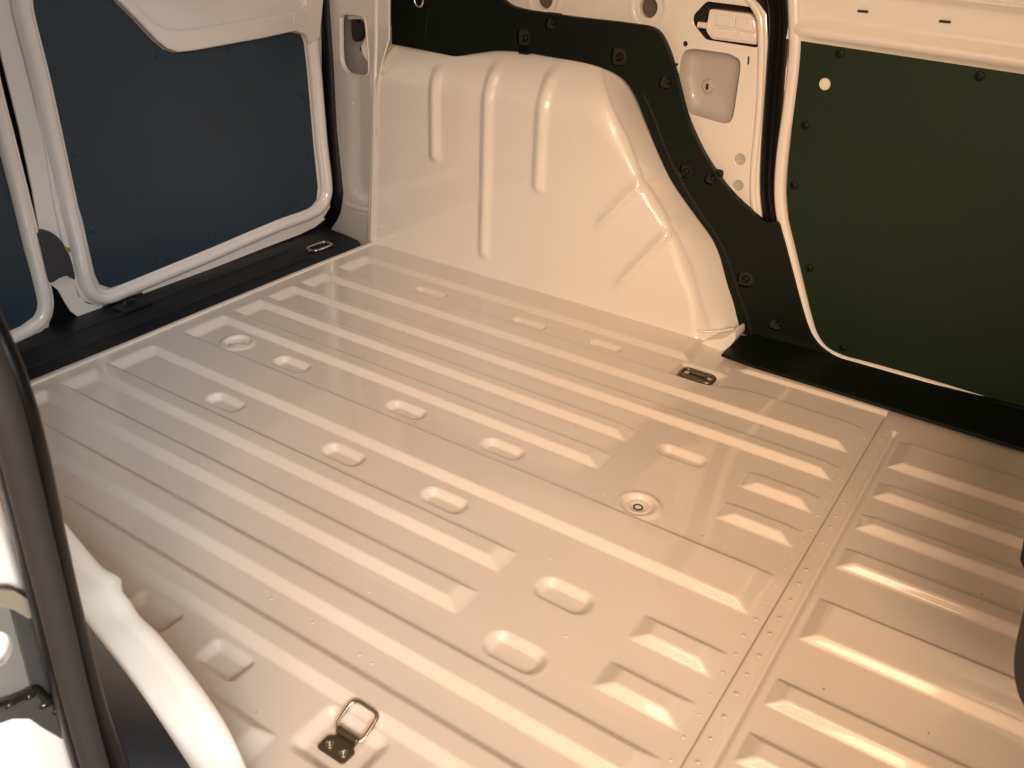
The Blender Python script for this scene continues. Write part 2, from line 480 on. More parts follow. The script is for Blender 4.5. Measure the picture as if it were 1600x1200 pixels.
# ================================================================ FAR WHEEL ARCH
def lean_of(z):
    z = np.asarray(z)
    q = np.clip((z - 0.385) / 0.05, 0, 3)
    return 0.0150 * q ** 2 - 0.001
def arch_grid(side):
    """rows over z, columns across the inner face, round the front ridge and along the flank"""
    zs = np.concatenate([np.linspace(0.0, 0.36, 80), np.linspace(0.364, 0.50, 44)])
    rz = np.array([0.0, 0.039, 0.124, 0.216, 0.290, 0.37, 0.448, 0.50])
    rx = np.array([0.840, 0.828, 0.790, 0.738, 0.668, 0.620, 0.560, 0.500])
    if side == 'near': rx = np.array([0.915, 0.908, 0.868, 0.705, 0.600, 0.520, 0.460, 0.420])
    oz = np.array([0.0, 0.05, 0.115, 0.20, 0.275, 0.35, 0.42, 0.50])
    ox = np.array([0.890, 0.868, 0.832, 0.774, 0.697, 0.640, 0.580, 0.530])
    nf, nr, ns = 170, 14, 26
    V = np.zeros((len(zs), nf + nr + ns, 3))
    for i, z in enumerate(zs):
        # monotone interpolation with rounding
        zz = np.clip(z + np.linspace(-.03, .03, 7) * (1.1 if side == 'near' else 1), 0, .5)
        R_ = np.interp(zz, rz, rx).mean(); O_ = np.interp(zz, oz, ox).mean()
        lean = float(lean_of(z)); rb = 0.022 + 0.05 * float(sstep((z - 0.30) / 0.14))
        if side == 'near': O_ = min(R_ + 0.02, 0.835)
        xf = np.linspace(-0.012 - 0.05 * float(sstep((z - 0.41) / 0.05)), R_ - rb, nf)
        yf = np.full(nf, lean)
        a = np.linspace(0, 1, nr + 1)[1:]
        # rounded ridge: quadratic bend from the face into the flank
        fx, fy = R_ + (O_ - R_) * 0.22, lean + (0.105 - lean) * 0.22
        bx = (1 - a) ** 2 * (R_ - rb) + 2 * a * (1 - a) * R_ + a * a * fx
        by = (1 - a) ** 2 * lean + 2 * a * (1 - a) * lean + a * a * fy
        b = np.linspace(0, 1, ns + 1)[1:]
        sx_ = fx + (O_ + .02 - fx) * b; sy_ = fy + (0.125 - fy) * b
        sy_ = sy_ - 0.010 * np.sin(b * math.pi)
        xx = np.concatenate([xf, bx, sx_]); yy = np.concatenate([yf, by, sy_])
        V[i, :, 0] = xx; V[i, :, 1] = yy; V[i, :, 2] = z
    Xg, Zg = V[:, :, 0], V[:, :, 2]
    dy = np.zeros_like(Xg)
    for (cx, z0, z1, lean_) in ((0.168, 0.238, 0.452, .0), (0.306, 0.045, 0.475, .0), (0.438, 0.222, 0.480, .0)):
        c = cx + lean_
        fade = sstep((Zg - z0) / 0.022) * sstep((z1 - Zg) / 0.03)
        dy -= 0.0085 * np.clip(1 - np.abs(Xg - c) / 0.0165, 0, 1) ** 0.75 * fade
    def groove(p, q, wd, dep):
        p = np.array(p); q = np.array(q); dd = q - p; L = np.hypot(*dd); dd = dd / L
        s = (Xg - p[0]) * dd[0] + (Zg - p[1]) * dd[1]; n = -(Xg - p[0]) * dd[1] + (Zg - p[1]) * dd[0]
        fade = sstep(s / 0.05) * sstep((L - s) / 0.02)
        return dep * fade * np.where(n > 0, np.exp(-(n / (wd * 3)) ** 2), np.exp(-(n / wd) ** 2))
    dy -= groove((0.575, 0.172), (0.69, 0.315), 0.004, 0.0075)
    dy -= groove((0.632, 0.056), (0.76, 0.235), 0.004, 0.0085)
    # hand-formed dents on the flank
    colfrac = np.clip((np.arange(nf + nr + ns) - nf) / (nr + ns), 0, 1)[None, :]
    dy += (0.0045 if side == 'far' else 0.0012) * np.sin(Zg * 55) * np.sin(colfrac * math.pi) ** 1
    for (px_, pz_) in ((0.664, 0.300), (0.732, 0.225)):
        dy -= 0.0035 * sstep((0.010 - np.abs(Xg - px_)) / .004) * sstep((0.006 - np.abs(Zg - pz_)) / .004) * (side == 'far')
    dy -= (0.006 if side == 'far' else 0.0) * np.exp(-((Zg - 0.30) / .02) ** 2) * np.exp(-((colfrac - .7) / .2) ** 2)
    # weld joggle at the foot and a bend towards the floor
    dy -= 0.006 * (1 - sstep(Zg / 0.012)) * (1 - colfrac)
    V[:, :, 1] += dy
    if side == 'near':
        g = np.exp(-((Zg - 0.172 - 0.04 * colfrac) / 0.006) ** 2) * np.clip(1 - np.abs(colfrac - 0.25) / 0.5, 0, 1)
        V[:, :, 1] += 0.004 * g; V[:, :, 0] -= 0.004 * g
        V[:, :, 1] = -1.207 - V[:, :, 1] * 0.86
        V[:, :, 2] = V[:, :, 2] * 1.02
    return V

arch = thing('wheel_arch', 'tall cream painted wheel arch with three upright ribs, against the far wall', 'wheel arch', (0.45, 0.0, 0.0))
grid_mesh('arch_shell', arch_grid('far'), PAINT, arch, flip=True)
# rear welded flange of the arch
fl = smooth_path([(-0.0255, -0.0115), (-0.0117, 0.1391), (-0.0010, 0.2758), (0.0051, 0.3618), (0.0131, 0.4107), (0.0277, 0.4486), (0.0488, 0.4798), (0.0709, 0.5027)], 6)
sweep('flange', lambda u, v, w=0.0: Vector((u, float(lean_of(v)) + 0.002 - w, v)), fl, [(0.013, -0.008), (0.013, 0.001), (0.008, 0.0028), (-0.001, 0.0030), (-0.006, 0.006), (-0.010, 0.004), (-0.012, -0.006)], PAINT, arch)
for q in [(0.0284, 0.4234), (0.0071, 0.2844)]:
    slab('weld_tab', far(0.0), rrect(q[0], q[1], .004, .010, .003), .002, PAINT, arch, bevel=.0012, top=.0055)
# foot bracket where ridge, floor and trim meet
br = [(0.8257, -0.0119), (0.8442, 0.0110), (0.8797, 0.0247), (0.8997, 0.0474), (0.9039, 0.0307), (0.8890, 0.0008), (0.8645, -0.0141), (0.8445, -0.0175)]
slab('foot_bracket', far(0.012), fillet(br, .006, 3), .05, PAINT, arch, bevel=.003, top=.012)
tube3('sealer_bead', [(0.828, -0.006, 0.030), (0.845, -0.004, 0.0315), (0.868, 0.010, 0.034), (0.886, 0.03, 0.037)], 0.0022, PAINT, arch, n=7)

narch = thing('wheel_arch', 'out-of-focus white wheel arch in the near left corner beside the black door seal', 'wheel arch', (0.6, -1.25, 0.0))
grid_mesh('arch_shell', arch_grid('near'), PAINT, narch, flip=False)
# ================================================================ REAR PILLAR (far side)
pil = thing('rear_pillar', 'narrow cream painted body pillar with a cable cut-out between rear door and wheel arch', 'pillar', (-0.1, 0.03, 0))
po = [(-0.2145, 0.6549), (0.0731, 0.6737), (0.0626, 0.4912), (0.0311, 0.4371), (0.0121, 0.3908), (-0.0032, 0.2897), (-0.0201, 0.1358), (-0.0396, -0.0073), (-0.0879, -0.0339), (-0.1084, -0.0170), (-0.2562, -0.0341), (-0.2366, -0.0154), (-0.2173, 0.0029), (-0.1938, 0.0325), (-0.1802, 0.0654), (-0.1739, 0.0921), (-0.1878, 0.2487), (-0.1850, 0.3988), (-0.1885, 0.5382)]
cut = smooth_path([(-0.1392, 0.5062), (-0.1236, 0.5162), (-0.0864, 0.5194), (-0.0475, 0.5216), (-0.0319, 0.5144), (-0.0269, 0.4784), (-0.0239, 0.4145), (-0.0361, 0.4001), (-0.0646, 0.3937), (-0.1110, 0.3899), (-0.1367, 0.3983), (-0.1465, 0.4165), (-0.1443, 0.4617)], 3, True)
h1 = [(-0.0968, 0.3279), (-0.1054, 0.1148), (-0.1088, 0.1106)]
slab('panel', pillar_map, po, .004, PAINT, pil, bevel=.0012, holes=[cut, circle(*h1[0], .004, 10), circle(*h1[1], .003, 10)])
sweep('cutout_lip', pillar_map, cut + [cut[0]], [(-.003, -.001), (-.0028, .0018), (0.0, .0022), (.0015, .0005), (.0015, -.008)], PAINT, pil)
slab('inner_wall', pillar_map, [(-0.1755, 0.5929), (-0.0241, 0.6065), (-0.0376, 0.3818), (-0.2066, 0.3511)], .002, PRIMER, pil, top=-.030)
foam = smooth_path([(-0.1220, 0.5043), (-0.1045, 0.5078), (-0.0911, 0.5002), (-0.0596, 0.5096), (-0.0315, 0.5197), (-0.0245, 0.5076), (-0.0723, 0.4920), (-0.0857, 0.4700), (-0.1068, 0.4588), (-0.1235, 0.4646)], 3, True)
slab('black_grommet', pillar_map, foam, .010, DARK, pil, bevel=.002, top=-.018)
loop_ = smooth_path([(-0.0239, 0.4815), (-0.0474, 0.4621), (-0.0544, 0.4449), (-0.0474, 0.4297), (-0.0259, 0.4237)], 5)
sweep('wire', pillar_map, loop_, [(-.005, -.026), (-.003, -.02), (.003, -.02), (.005, -.026)], DARK, pil)
g = [(-0.1056, 0.4425)][0]
lathe('screw_hole', pillar_map, g[0], g[1], [(.005, -.0295), (.004, -.0285), (0, -.0285)], DARK, pil, 12)
bx = [(-0.1327, 0.5124), (-0.0477, 0.5202), (-0.0428, 0.5143), (-0.0901, 0.5097), (-0.1220, 0.5043)]
slab('bracket', pillar_map, bx, .01, STEEL, pil, top=-.010)
slab('backing', pillar_map, [(-0.1654, 0.3321), (-0.0570, 0.3529), (-0.0789, 0.1031), (-0.1961, 0.0691)], .002, DARK, pil, top=-.02)  # dark sheet painted as shade behind the pillar holes
# lower joggle of the pillar
jg = [(-0.1740, 0.0621), (-0.1002, 0.0709), (-0.0326, 0.0848)]
sweep('press_line', pillar_map, smooth_path(jg, 4), half_round(.012, .0016), PAINT, pil)
vb = smooth_path([(0.0242, 0.6705), (0.0108, 0.4838), (-0.0005, 0.4022), (-0.0196, 0.2569), (-0.0417, 0.0820), (-0.0545, -0.0040)], 5)
sweep('edge_bead', pillar_map, vb, half_round(.014, .005), PAINT, pil)

# ================================================================ REAR DOORS
DX = -0.205
def clip(mp, u, v, parent, r=.0062, m=None):
    return lathe('clip', mp, u, v, [(r * 1.15, 0.0), (r, .0022), (r * .55, .0032), (r * .45, .0022), (0, .0026)], m or TRIM, parent, 14)

door = thing('rear_door', 'wide rear door with charcoal lining board and rolled cream edge, left of the pillar', 'door', (DX, -0.3, 0.0))
# outer sheet
sheet = [(-0.6388, 0.6979), (0.0790, 0.6937), (0.0486, 0.3249), (0.0585, 0.0864), (0.0502, 0.0448), (0.0227, 0.0231), (-0.0186, 0.0189), (-0.1475, 0.0181), (-0.5233, 0.0027), (-0.6166, 0.0036), (-0.6530, 0.0333), (-0.6647, 0.0915), (-0.6646, 0.2199)]
slab('door_sheet', rear(DX - .006), sheet, .012, PAINT, door, bevel=.004)
lin = [(-0.6185, 0.6695), (-0.5016, 0.6671), (-0.4854, 0.5940), (-0.4710, 0.5684), (-0.4408, 0.5364), (-0.4059, 0.4967), (-0.3832, 0.4768), (-0.3594, 0.4670), (-0.3161, 0.4660), (-0.1464, 0.4714), (-0.0482, 0.4781), (-0.0138, 0.4695), (-0.0057, 0.4508), (-0.0020, 0.3900), (0.0015, 0.2189), (0.0063, 0.1118), (-0.0012, 0.0809), (-0.0202, 0.0691), (-0.0496, 0.0602), (-0.1423, 0.0601), (-0.3345, 0.0500), (-0.4874, 0.0418), (-0.5576, 0.0387), (-0.5915, 0.0401), (-0.6104, 0.0534), (-0.6156, 0.0757), (-0.6166, 0.1299), (-0.6174, 0.1952), (-0.6234, 0.2469), (-0.6266, 0.4650), (-0.6320, 0.5569), (-0.6282, 0.5869)]
board = slab('lining_board', rear(DX), lin, .004, LINING_B, door, bevel=.0012)
# rolled edge round the lining (left, bottom, right)
ed = [(-0.6207, 0.6695), (-0.6427, 0.5878), (-0.6454, 0.5579), (-0.6413, 0.4582), (-0.6395, 0.2507), (-0.6390, 0.2008), (-0.6372, 0.1425), (-0.6379, 0.0829), (-0.6323, 0.0510), (-0.6181, 0.0309), (-0.5951, 0.0230), (-0.5575, 0.0244), (-0.4852, 0.0280), (-0.3295, 0.0364), (-0.1355, 0.0487), (-0.0420, 0.0500), (-0.0038, 0.0551), (0.0225, 0.0701), (0.0365, 0.0982), (0.0294, 0.2136), (0.0247, 0.3868), (0.0215, 0.4579), (0.0257, 0.5394), (0.0357, 0.6562)]
edp = smooth_path(ed, 4)
BEAD = [(-.0155, -.003), (-.0150, .0035), (-.0125, .0052), (-.0105, .0050), (-.0090, .0075), (-.0050, .0118), (.0010, .0135), (.0075, .0120), (.0125, .0080), (.0155, .0015), (.0165, -.008)]
sweep('rolled_edge', rear(DX), edp, BEAD, PAINT, door)
# recessed return of the door edge towards the gap
ret = [(-0.6877, 0.6709), (-0.6218, 0.6695), (-0.6428, 0.5828), (-0.6390, 0.4579), (-0.6383, 0.2504), (-0.6402, 0.2011), (-0.6473, 0.1454), (-0.6593, 0.1398), (-0.6684, 0.1580), (-0.6822, 0.1771), (-0.7008, 0.1848), (-0.6958, 0.2639), (-0.6935, 0.3785), (-0.6955, 0.4912), (-0.6931, 0.5666)]
slab('edge_return', rear(DX - .012), ret, .004, PAINT, door, bevel=.001)
tabo = [(-0.7076, 0.0896), (-0.6760, 0.0951), (-0.6621, 0.0853), (-0.6587, 0.0449), (-0.6439, 0.0231), (-0.6134, 0.0053), (-0.6093, -0.0033), (-0.6675, -0.0075), (-0.6681, 0.0025), (-0.6808, 0.0197), (-0.6879, 0.0427), (-0.6952, 0.0695), (-0.7063, 0.0839)]
slab('edge_tab', rear(DX - .004), tabo, .004, PAINT, door, bevel=.001)
fl_ = [(-0.5212, 0.0136), (-0.5209, -0.0011), (-0.3420, 0.0033), (-0.1489, 0.0071), (-0.0705, 0.0080), (-0.0147, 0.0128), (0.0229, 0.0247), (0.0060, 0.0393), (-0.1452, 0.0369), (-0.3382, 0.0268)]
slab('bottom_flange', rear(DX), fl_, .004, PAINT, door, bevel=.001, top=.001)
# upper pressing
up = [(-0.5016, 0.6671), (0.1061, 0.6548), (0.0547, 0.5443), (0.0337, 0.4567), (0.0004, 0.4516), (-0.0058, 0.4687), (-0.0421, 0.4802), (-0.1460, 0.4740), (-0.3157, 0.4684), (-0.3590, 0.4694), (-0.3828, 0.4791), (-0.4055, 0.4990), (-0.4403, 0.5386), (-0.4705, 0.5705), (-0.4854, 0.5940)]
pocket = fillet([(-0.4530, 0.6558), (0.0053, 0.6443), (-0.0079, 0.5230), (-0.1403, 0.5160), (-0.3088, 0.5090), (-0.3546, 0.5107), (-0.3898, 0.5208), (-0.4235, 0.5463), (-0.4465, 0.5832)], .015, 3)
slab('upper_pressing', rear(DX), up, .012, PAINT, door, bevel=.005, holes=[pocket], top=.014, seg=3)
slab('pressing_floor', rear(DX), [(-0.4891, 0.6668), (0.0654, 0.6556), (0.0276, 0.4781), (-0.1434, 0.4932), (-0.3556, 0.4882), (-0.4481, 0.5481)], .002, PAINT, door, top=.004)
em = smooth_path([(-0.0071, 0.5309), (-0.0360, 0.5171), (-0.0454, 0.5019), (-0.0348, 0.4930), (-0.0078, 0.4880)], 4)
sweep('embossed_line', rear(DX), em, half_round(.004, .0015, 4, .0135), PAINT, door)
for q in [(-0.3956, 0.4662), (-0.2190, 0.4556), (-0.6113, 0.4631), (-0.6072, 0.3139), (-0.0181, 0.3346), (-0.0139, 0.1940), (-0.0557, 0.0844), (-0.3308, 0.0730), (-0.6028, 0.1680), (-0.4685, 0.0576)]:
    clip(rear(DX), q[0], q[1], board, m=LINING_B)
ov = smooth_path([(-0.5097, 0.1964), (-0.4987, 0.2070), (-0.4635, 0.2093), (-0.4338, 0.2023), (-0.4277, 0.1927), (-0.4391, 0.1818), (-0.4743, 0.1769), (-0.5037, 0.1816)], 3, True)
sweep('blank_outline', rear(DX), ov + [ov[0]], half_round(.003, .0010, 4), LINING_B, board)

door2 = thing('rear_door', 'narrow rear door cut off by the left picture edge, charcoal board in a cream rolled frame', 'door', (DX, -0.85, 0.0))
ed2 = [(-0.7270, 0.5300), (-0.7291, 0.4540), (-0.7275, 0.3625), (-0.7262, 0.2781), (-0.7254, 0.1966), (-0.7253, 0.1238), (-0.7257, 0.0785), (-0.7279, 0.0528), (-0.7403, 0.0277), (-0.7612, 0.0154), (-0.7903, 0.0104), (-0.8217, 0.0080), (-0.8985, 0.0064), (-1.0074, 0.0025)]
lin2 = [(-0.8742, 0.5979), (-0.7447, 0.5894), (-0.7480, 0.4566), (-0.7436, 0.3434), (-0.7423, 0.2749), (-0.7427, 0.1706), (-0.7403, 0.1029), (-0.7396, 0.0635), (-0.7460, 0.0472), (-0.7562, 0.0363), (-0.7838, 0.0266), (-0.8116, 0.0240), (-0.8948, 0.0204), (-1.0446, 0.0130)]
slab('lining_board', rear(DX), lin2, .004, LINING_B, door2, bevel=.0012)
slab('door_sheet', rear(DX - .006), [(-0.8692, 0.6150), (-0.7197, 0.6068), (-0.7176, 0.4471), (-0.7159, 0.3151), (-0.7113, 0.1828), (-0.7095, 0.0928), (-0.7185, 0.0427), (-0.7405, 0.0156), (-0.8972, 0.0111), (-1.0468, 0.0054)], .010, PAINT, door2, bevel=.003)
sweep('rolled_edge', rear(DX), smooth_path(ed2, 4), BEAD, PAINT, door2)
slab('edge_tab', rear(DX - .004), [(-0.7237, 0.0203), (-0.7278, 0.0081), (-0.7404, -0.0118), (-0.7830, -0.0168), (-0.7794, -0.0074), (-0.7542, 0.0018)], .004, PAINT, door2, bevel=.001)

# dark strip painted as the shade in the gap of the doors
st = [(-0.7196, 0.6234), (-0.6128, 0.6186), (-0.6507, 0.1973), (-0.6361, 0.0190), (-0.6638, -0.0421), (-0.7514, -0.0644), (-0.7986, -0.0447), (-0.7335, 0.1188), (-0.7312, 0.3243)]
o = slab('gap_shade', rear(-0.235), st, .01, RUBBER, None)
tag(o, 'dark strip standing for the shade in the gap between the two rear doors', 'rubber seal')
stop = thing('door_stop', 'dark rounded plastic stop block wedged in the gap between the rear doors', 'door stop', (-0.2, -0.7, 0.14))
sp = smooth_path([(-0.7146, 0.1923), (-0.6971, 0.1924), (-0.6844, 0.1814), (-0.6750, 0.1661), (-0.6670, 0.1433), (-0.6638, 0.1163), (-0.6654, 0.0850), (-0.6775, 0.0969), (-0.6959, 0.0976), (-0.7136, 0.0942), (-0.7155, 0.1246), (-0.7146, 0.1661)], 3, True)
slab('block', rear(-.200), sp, .018, mat('slate_plastic', (0.028, 0.032, 0.042), .55, bump=.2), stop, bevel=.005, top=.006)
slab('green_mark', rear(-.200), [(-0.6735, 0.1555), (-0.6629, 0.1498), (-0.6623, 0.1406), (-0.6707, 0.1444)], .004, GREENP, stop, top=.0075)

# rubber seal of the rear opening: runs down the pillar, rounds the corner, along the sill
sl = [(-0.1965, 0.6561), (-0.2069, 0.5362), (-0.2072, 0.3952), (-0.2075, 0.2443), (-0.2009, 0.0845), (-0.2085, 0.0486), (-0.2365, 0.0126), (-0.2754, -0.0206), (-0.3538, -0.0637)]
rs = sweep('rear_door_seal', pillar_map, smooth_path(sl, 5),
           [(-.021, -.004), (-.019, .006), (-.012, .013), (-.005, .014), (.000, .009), (.004, .012), (.010, .011), (.014, .004), (.0145, -.004)], RUBBER)
tag(rs, 'black rubber seal running down the pillar edge beside the wide rear door', 'rubber seal')

# ================================================================ REAR SILL
sill = thing('rear_sill_cover', 'matt black plastic sill cover along the foot of the rear doors', 'sill cover', (-0.12, -0.6, 0.0))
so = [(-0.1879, 0.0194), (-0.1278, 0.0136), (-0.0767, 0.0021), (-0.0526, -0.0129), (-0.0256, -0.0360)] + [(-0.030, -0.20), (-0.028, -0.5), (-0.022, -0.85), (-0.022, -1.30), (-0.30, -1.30), (-0.30, 0.05)]
slab('cover', flat(0.004), so, .02, SILLM, sill, bevel=.003)
for k, x in enumerate((-0.085, -0.150)):
    sweep('groove_ridge', flat(0.004), [(x, -1.28), (x, -0.8), (x - .004, -0.4), (x - .004, -0.15)], half_round(.008, .0025, 5), SILLM, sill)
lip = [(-0.024, 0.0), (-0.026, -0.20), (-0.024, -0.5), (-0.018, -0.85), (-0.018, -1.29)]
sweep('rear_lip', flat(H), lip, [(-.006, -.004), (-.006, .003), (-.002, .0045), (.003, .0035), (.007, -.001)], FLOORP, floor)
ring_c = [(-0.1081, -0.0962)][0]
lt = thing('lashing_ring', 'small bright lashing ring folded flat into the black rear sill cover', 'lashing ring', (ring_c[0], ring_c[1], 0.006), None)
cx, cy = ring_c
tube3('ring', [(cx + q[0], cy + q[1], .0085) for q in rrect(0, 0, .016, .030, .012, 5)], .0030, STEEL, lt, True, 10)
slab('recess_plate', flat(.0045), rrect(cx, cy, .020, .040, .008), .002, SILLM, lt, bevel=.0006)
tube3('hinge', [(cx, cy - .030, .008), (cx, cy - .042, .0075)], .005, BRONZE, lt)
lc = [(-0.1671, -0.5727)][0]
lk = thing('door_latch', 'small black latch catch on the sill below the wide rear door', 'latch', (lc[0], lc[1], 0.004))
slab('base', flat(.0045), rrect(lc[0], lc[1], .022, .035, .008), .003, SILLM, lk, bevel=.001, top=.004)
tube3('hoop', [(lc[0] - .010, lc[1] - .012, .008), (lc[0] - .010, lc[1] - .010, .013), (lc[0] - .010, lc[1] + .010, .013), (lc[0] - .010, lc[1] + .012, .008)], .0025, GREASE, lk)

# ================================================================ FAR QUARTER PANEL
QY = 0.105
quarter = thing('quarter_panel', 'cream painted inner side panel with round holes above the black arch trim', 'body panel', (0.8, QY, 0.3))
qo = [(0.1231, 0.7444), (0.1236, 0.5504), (0.5868, 0.5186), (0.6516, 0.4381), (0.7365, 0.3163), (0.8150, 0.2424), (0.8962, 0.1955), (0.8846, 0.2381), (0.8720, 0.2723), (0.8629, 0.3153), (0.8582, 0.3689), (0.8529, 0.4382), (0.8413, 0.5206), (0.8323, 0.5628), (0.8228, 0.6019), (0.8087, 0.6152), (0.7925, 0.6273), (0.7390, 0.7686)]
latch_h = fillet([(0.7094, 0.6126), (0.7776, 0.6113), (0.7968, 0.6099), (0.8078, 0.5942), (0.8178, 0.5450), (0.7169, 0.5480), (0.6891, 0.5727), (0.6870, 0.5868)], .006, 3)
pock = fillet([(0.6792, 0.5258), (0.6979, 0.5302), (0.7672, 0.5293), (0.7881, 0.5218), (0.7916, 0.5089), (0.7925, 0.4232), (0.7886, 0.4085), (0.7751, 0.4052), (0.7062, 0.4124), (0.6875, 0.4313), (0.6731, 0.4766), (0.6734, 0.5114)], .008, 3)
rh = [(0.8184, 0.3450), (0.8231, 0.2951), (0.6783, 0.5364), (0.6205, 0.5511), (0.6661, 0.4979), (0.3646, 0.5868), (0.5955, 0.5914)]
slot = fillet([(0.8015, 0.5289), (0.8050, 0.5294), (0.8063, 0.5152), (0.8028, 0.5147)], .002, 3)
holes = [latch_h, pock, slot, circle(*rh[0], .0108, 18), circle(*rh[1], .0105, 18), circle(*rh[2], .0048, 14), circle(*rh[3], .0032, 12), circle(*rh[4], .003, 10), circle(*rh[5], .020, 22), circle(*rh[6], .0185, 22)]
slab('panel', far(QY), qo, .003, PAINT, quarter, bevel=.0009, holes=holes)
# pressed hollow: dished grey pocket with an embossed slot
cxp = sum(q[0] for q in pock) / len(pock); cyp = sum(q[1] for q in pock) / len(pock)
bm = bmesh.new()
rows = []
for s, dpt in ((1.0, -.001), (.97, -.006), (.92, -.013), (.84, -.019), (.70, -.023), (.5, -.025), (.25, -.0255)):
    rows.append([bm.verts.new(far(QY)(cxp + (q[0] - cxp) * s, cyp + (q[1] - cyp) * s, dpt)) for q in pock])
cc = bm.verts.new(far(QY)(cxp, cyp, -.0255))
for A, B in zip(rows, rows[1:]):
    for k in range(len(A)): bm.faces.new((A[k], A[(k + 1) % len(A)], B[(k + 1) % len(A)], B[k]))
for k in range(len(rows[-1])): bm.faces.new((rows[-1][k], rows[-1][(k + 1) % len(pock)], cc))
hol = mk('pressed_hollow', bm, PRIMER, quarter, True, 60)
pc = [(0.7255, 0.4630)][0]
lathe('boss', far(QY), pc[0], pc[1], [(.014, -.0250), (.011, -.0205), (.009, -.0200), (.006, -.0200), (0.0, -.0200)], PRIMER, hol)
slab('slot', far(QY), rrect(pc[0], pc[1], .0026, .0055, .0024), .001, DARK, hol, top=-.0190)
# latch box seen through the six-sided hole
slab('cavity', far(QY), [(0.6514, 0.6313), (0.8138, 0.6445), (0.8357, 0.5254), (0.6667, 0.5221)], .002, DARK, quarter, top=-.045)  # dark sheet painted as the shade inside the body
lb = fillet([(0.7123, 0.5991), (0.7894, 0.5977), (0.8033, 0.5863), (0.8113, 0.5484), (0.7240, 0.5486), (0.7106, 0.5616)], .005, 3)
cover = slab('latch_cover', far(0.118), lb, .02, PAINT, quarter, bevel=.003)
slab('latch_plate', far(0.118), fillet([(0.7273, 0.5907), (0.7640, 0.5910), (0.7659, 0.5728), (0.7276, 0.5733)], .002, 2), .002, PAINT, cover, bevel=.0008, top=.0035)
slab('latch_plate', far(0.118), fillet([(0.7652, 0.5911), (0.7979, 0.5900), (0.8052, 0.5694), (0.7685, 0.5720)], .002, 2), .002, PAINT, cover, bevel=.0008, top=.0030)
slab('latch_plate', far(0.118), fillet([(0.7233, 0.5685), (0.7666, 0.5686), (0.7681, 0.5523), (0.7247, 0.5520)], .002, 2), .002, PAINT, cover, bevel=.0008, top=.0040)
slab('latch_plate', far(0.118), fillet([(0.7690, 0.5688), (0.8055, 0.5672), (0.8094, 0.5525), (0.7718, 0.5527)], .002, 2), .002, PAINT, cover, bevel=.0008, top=.0032)
for q in [(0.7904, 0.5850), (0.7785, 0.5633), (0.7990, 0.5633), (0.7468, 0.5621)]:
    lathe('rivet', far(0.118), q[0], q[1], [(.0042, .003), (.0038, .0052), (.0024, .0056), (.0018, .0044), (0, .0044)], PAINT, cover, 12)
q = [(0.7066, 0.5712)][0]
tube3('latch_pin', [(q[0] - .010, .112, q[1]), (q[0] + .006, .112, q[1])], .0055, PAINT, quarter)
# grey plugs behind the round holes, dark discs as painted shade behind the small ones
for k in (0, 1):
    lathe('hole_cap', far(QY), rh[k][0], rh[k][1], [(.0112, -.0032), (.0106, -.0045), (.006, -.0050), (0, -.0050)], PRIMER, quarter)
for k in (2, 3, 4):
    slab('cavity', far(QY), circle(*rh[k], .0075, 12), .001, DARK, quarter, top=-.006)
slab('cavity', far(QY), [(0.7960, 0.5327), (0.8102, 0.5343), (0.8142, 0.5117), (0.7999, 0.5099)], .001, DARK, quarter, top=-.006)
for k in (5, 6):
    lathe('cavity', far(QY), rh[k][0], rh[k][1], [(.030, -.020), (.0, -.022)], mat('dim_cavity', (.10, .08, .065), .7), quarter)  # dim disc painted as shade behind the large holes
    lathe('hole_rim', far(QY), rh[k][0], rh[k][1], [(.046, -.0005), (.036, .0015), (.030, .0005), (.024, -.0045), (.0195, -.0052), (.0185, -.012)], PAINT, quarter, 32)
# rolled edge along the door opening
eb = smooth_path([(0.7275, 0.7682), (0.7812, 0.6315), (0.8014, 0.6104), (0.8140, 0.5927), (0.8239, 0.5511), (0.8324, 0.4974), (0.8409, 0.4306), (0.8460, 0.3608), (0.8518, 0.3069), (0.8597, 0.2697), (0.8725, 0.2342)], 5)
sweep('rolled_edge', far(QY), eb, half_round(.013, .006), PAINT, quarter)

# ================================================================ ARCH TRIM
TY = 0.088
def trim_map(u, v, w=0.0): return Vector((u, min(TY, 0.020 + 0.072 * u) - w, v))
trim = thing('arch_trim', 'black plastic trim curving over the wheel arch and down to the side sill', 'trim panel', (0.75, TY, 0.2))
low = [(0.8873, -0.0098), (0.8750, 0.0159), (0.8567, 0.0708), (0.8401, 0.1085), (0.8214, 0.1519), (0.8037, 0.1815), (0.7862, 0.2017), (0.7633, 0.2233), (0.7204, 0.2657), (0.6938, 0.2955), (0.6609, 0.3455), (0.6308, 0.3964), (0.6061, 0.4377), (0.5806, 0.4642), (0.5457, 0.4778), (0.4931, 0.4859), (0.4199, 0.4885), (0.3795, 0.4900), (0.3324, 0.4898), (0.2845, 0.4846), (0.2417, 0.4749), (0.1977, 0.4650), (0.1625, 0.4663), (0.0970, 0.4695), (0.0331, 0.4719)]
upp = [(0.0370, 0.7174), (0.2369, 0.7265), (0.2838, 0.6049), (0.3066, 0.5834), (0.3289, 0.5735), (0.3723, 0.5691), (0.4700, 0.5664), (0.6019, 0.5652), (0.6343, 0.5594), (0.6560, 0.5361), (0.6760, 0.4988), (0.6940, 0.4585), (0.7125, 0.4165), (0.7340, 0.3814), (0.7578, 0.3488), (0.7955, 0.3084), (0.8189, 0.2877), (0.8597, 0.2603), (0.8935, 0.2431), (0.9171, 0.2478), (0.9275, 0.2310), (0.9492, 0.1872), (0.9915, 0.0992), (1.0210, 0.0464), (1.0473, 0.0225), (1.0782, 0.0113), (1.1312, 0.0077)]
tail = [(1.50, 0.0155), (1.88, 0.012), (1.88, -0.012), (0.90, -0.012)]
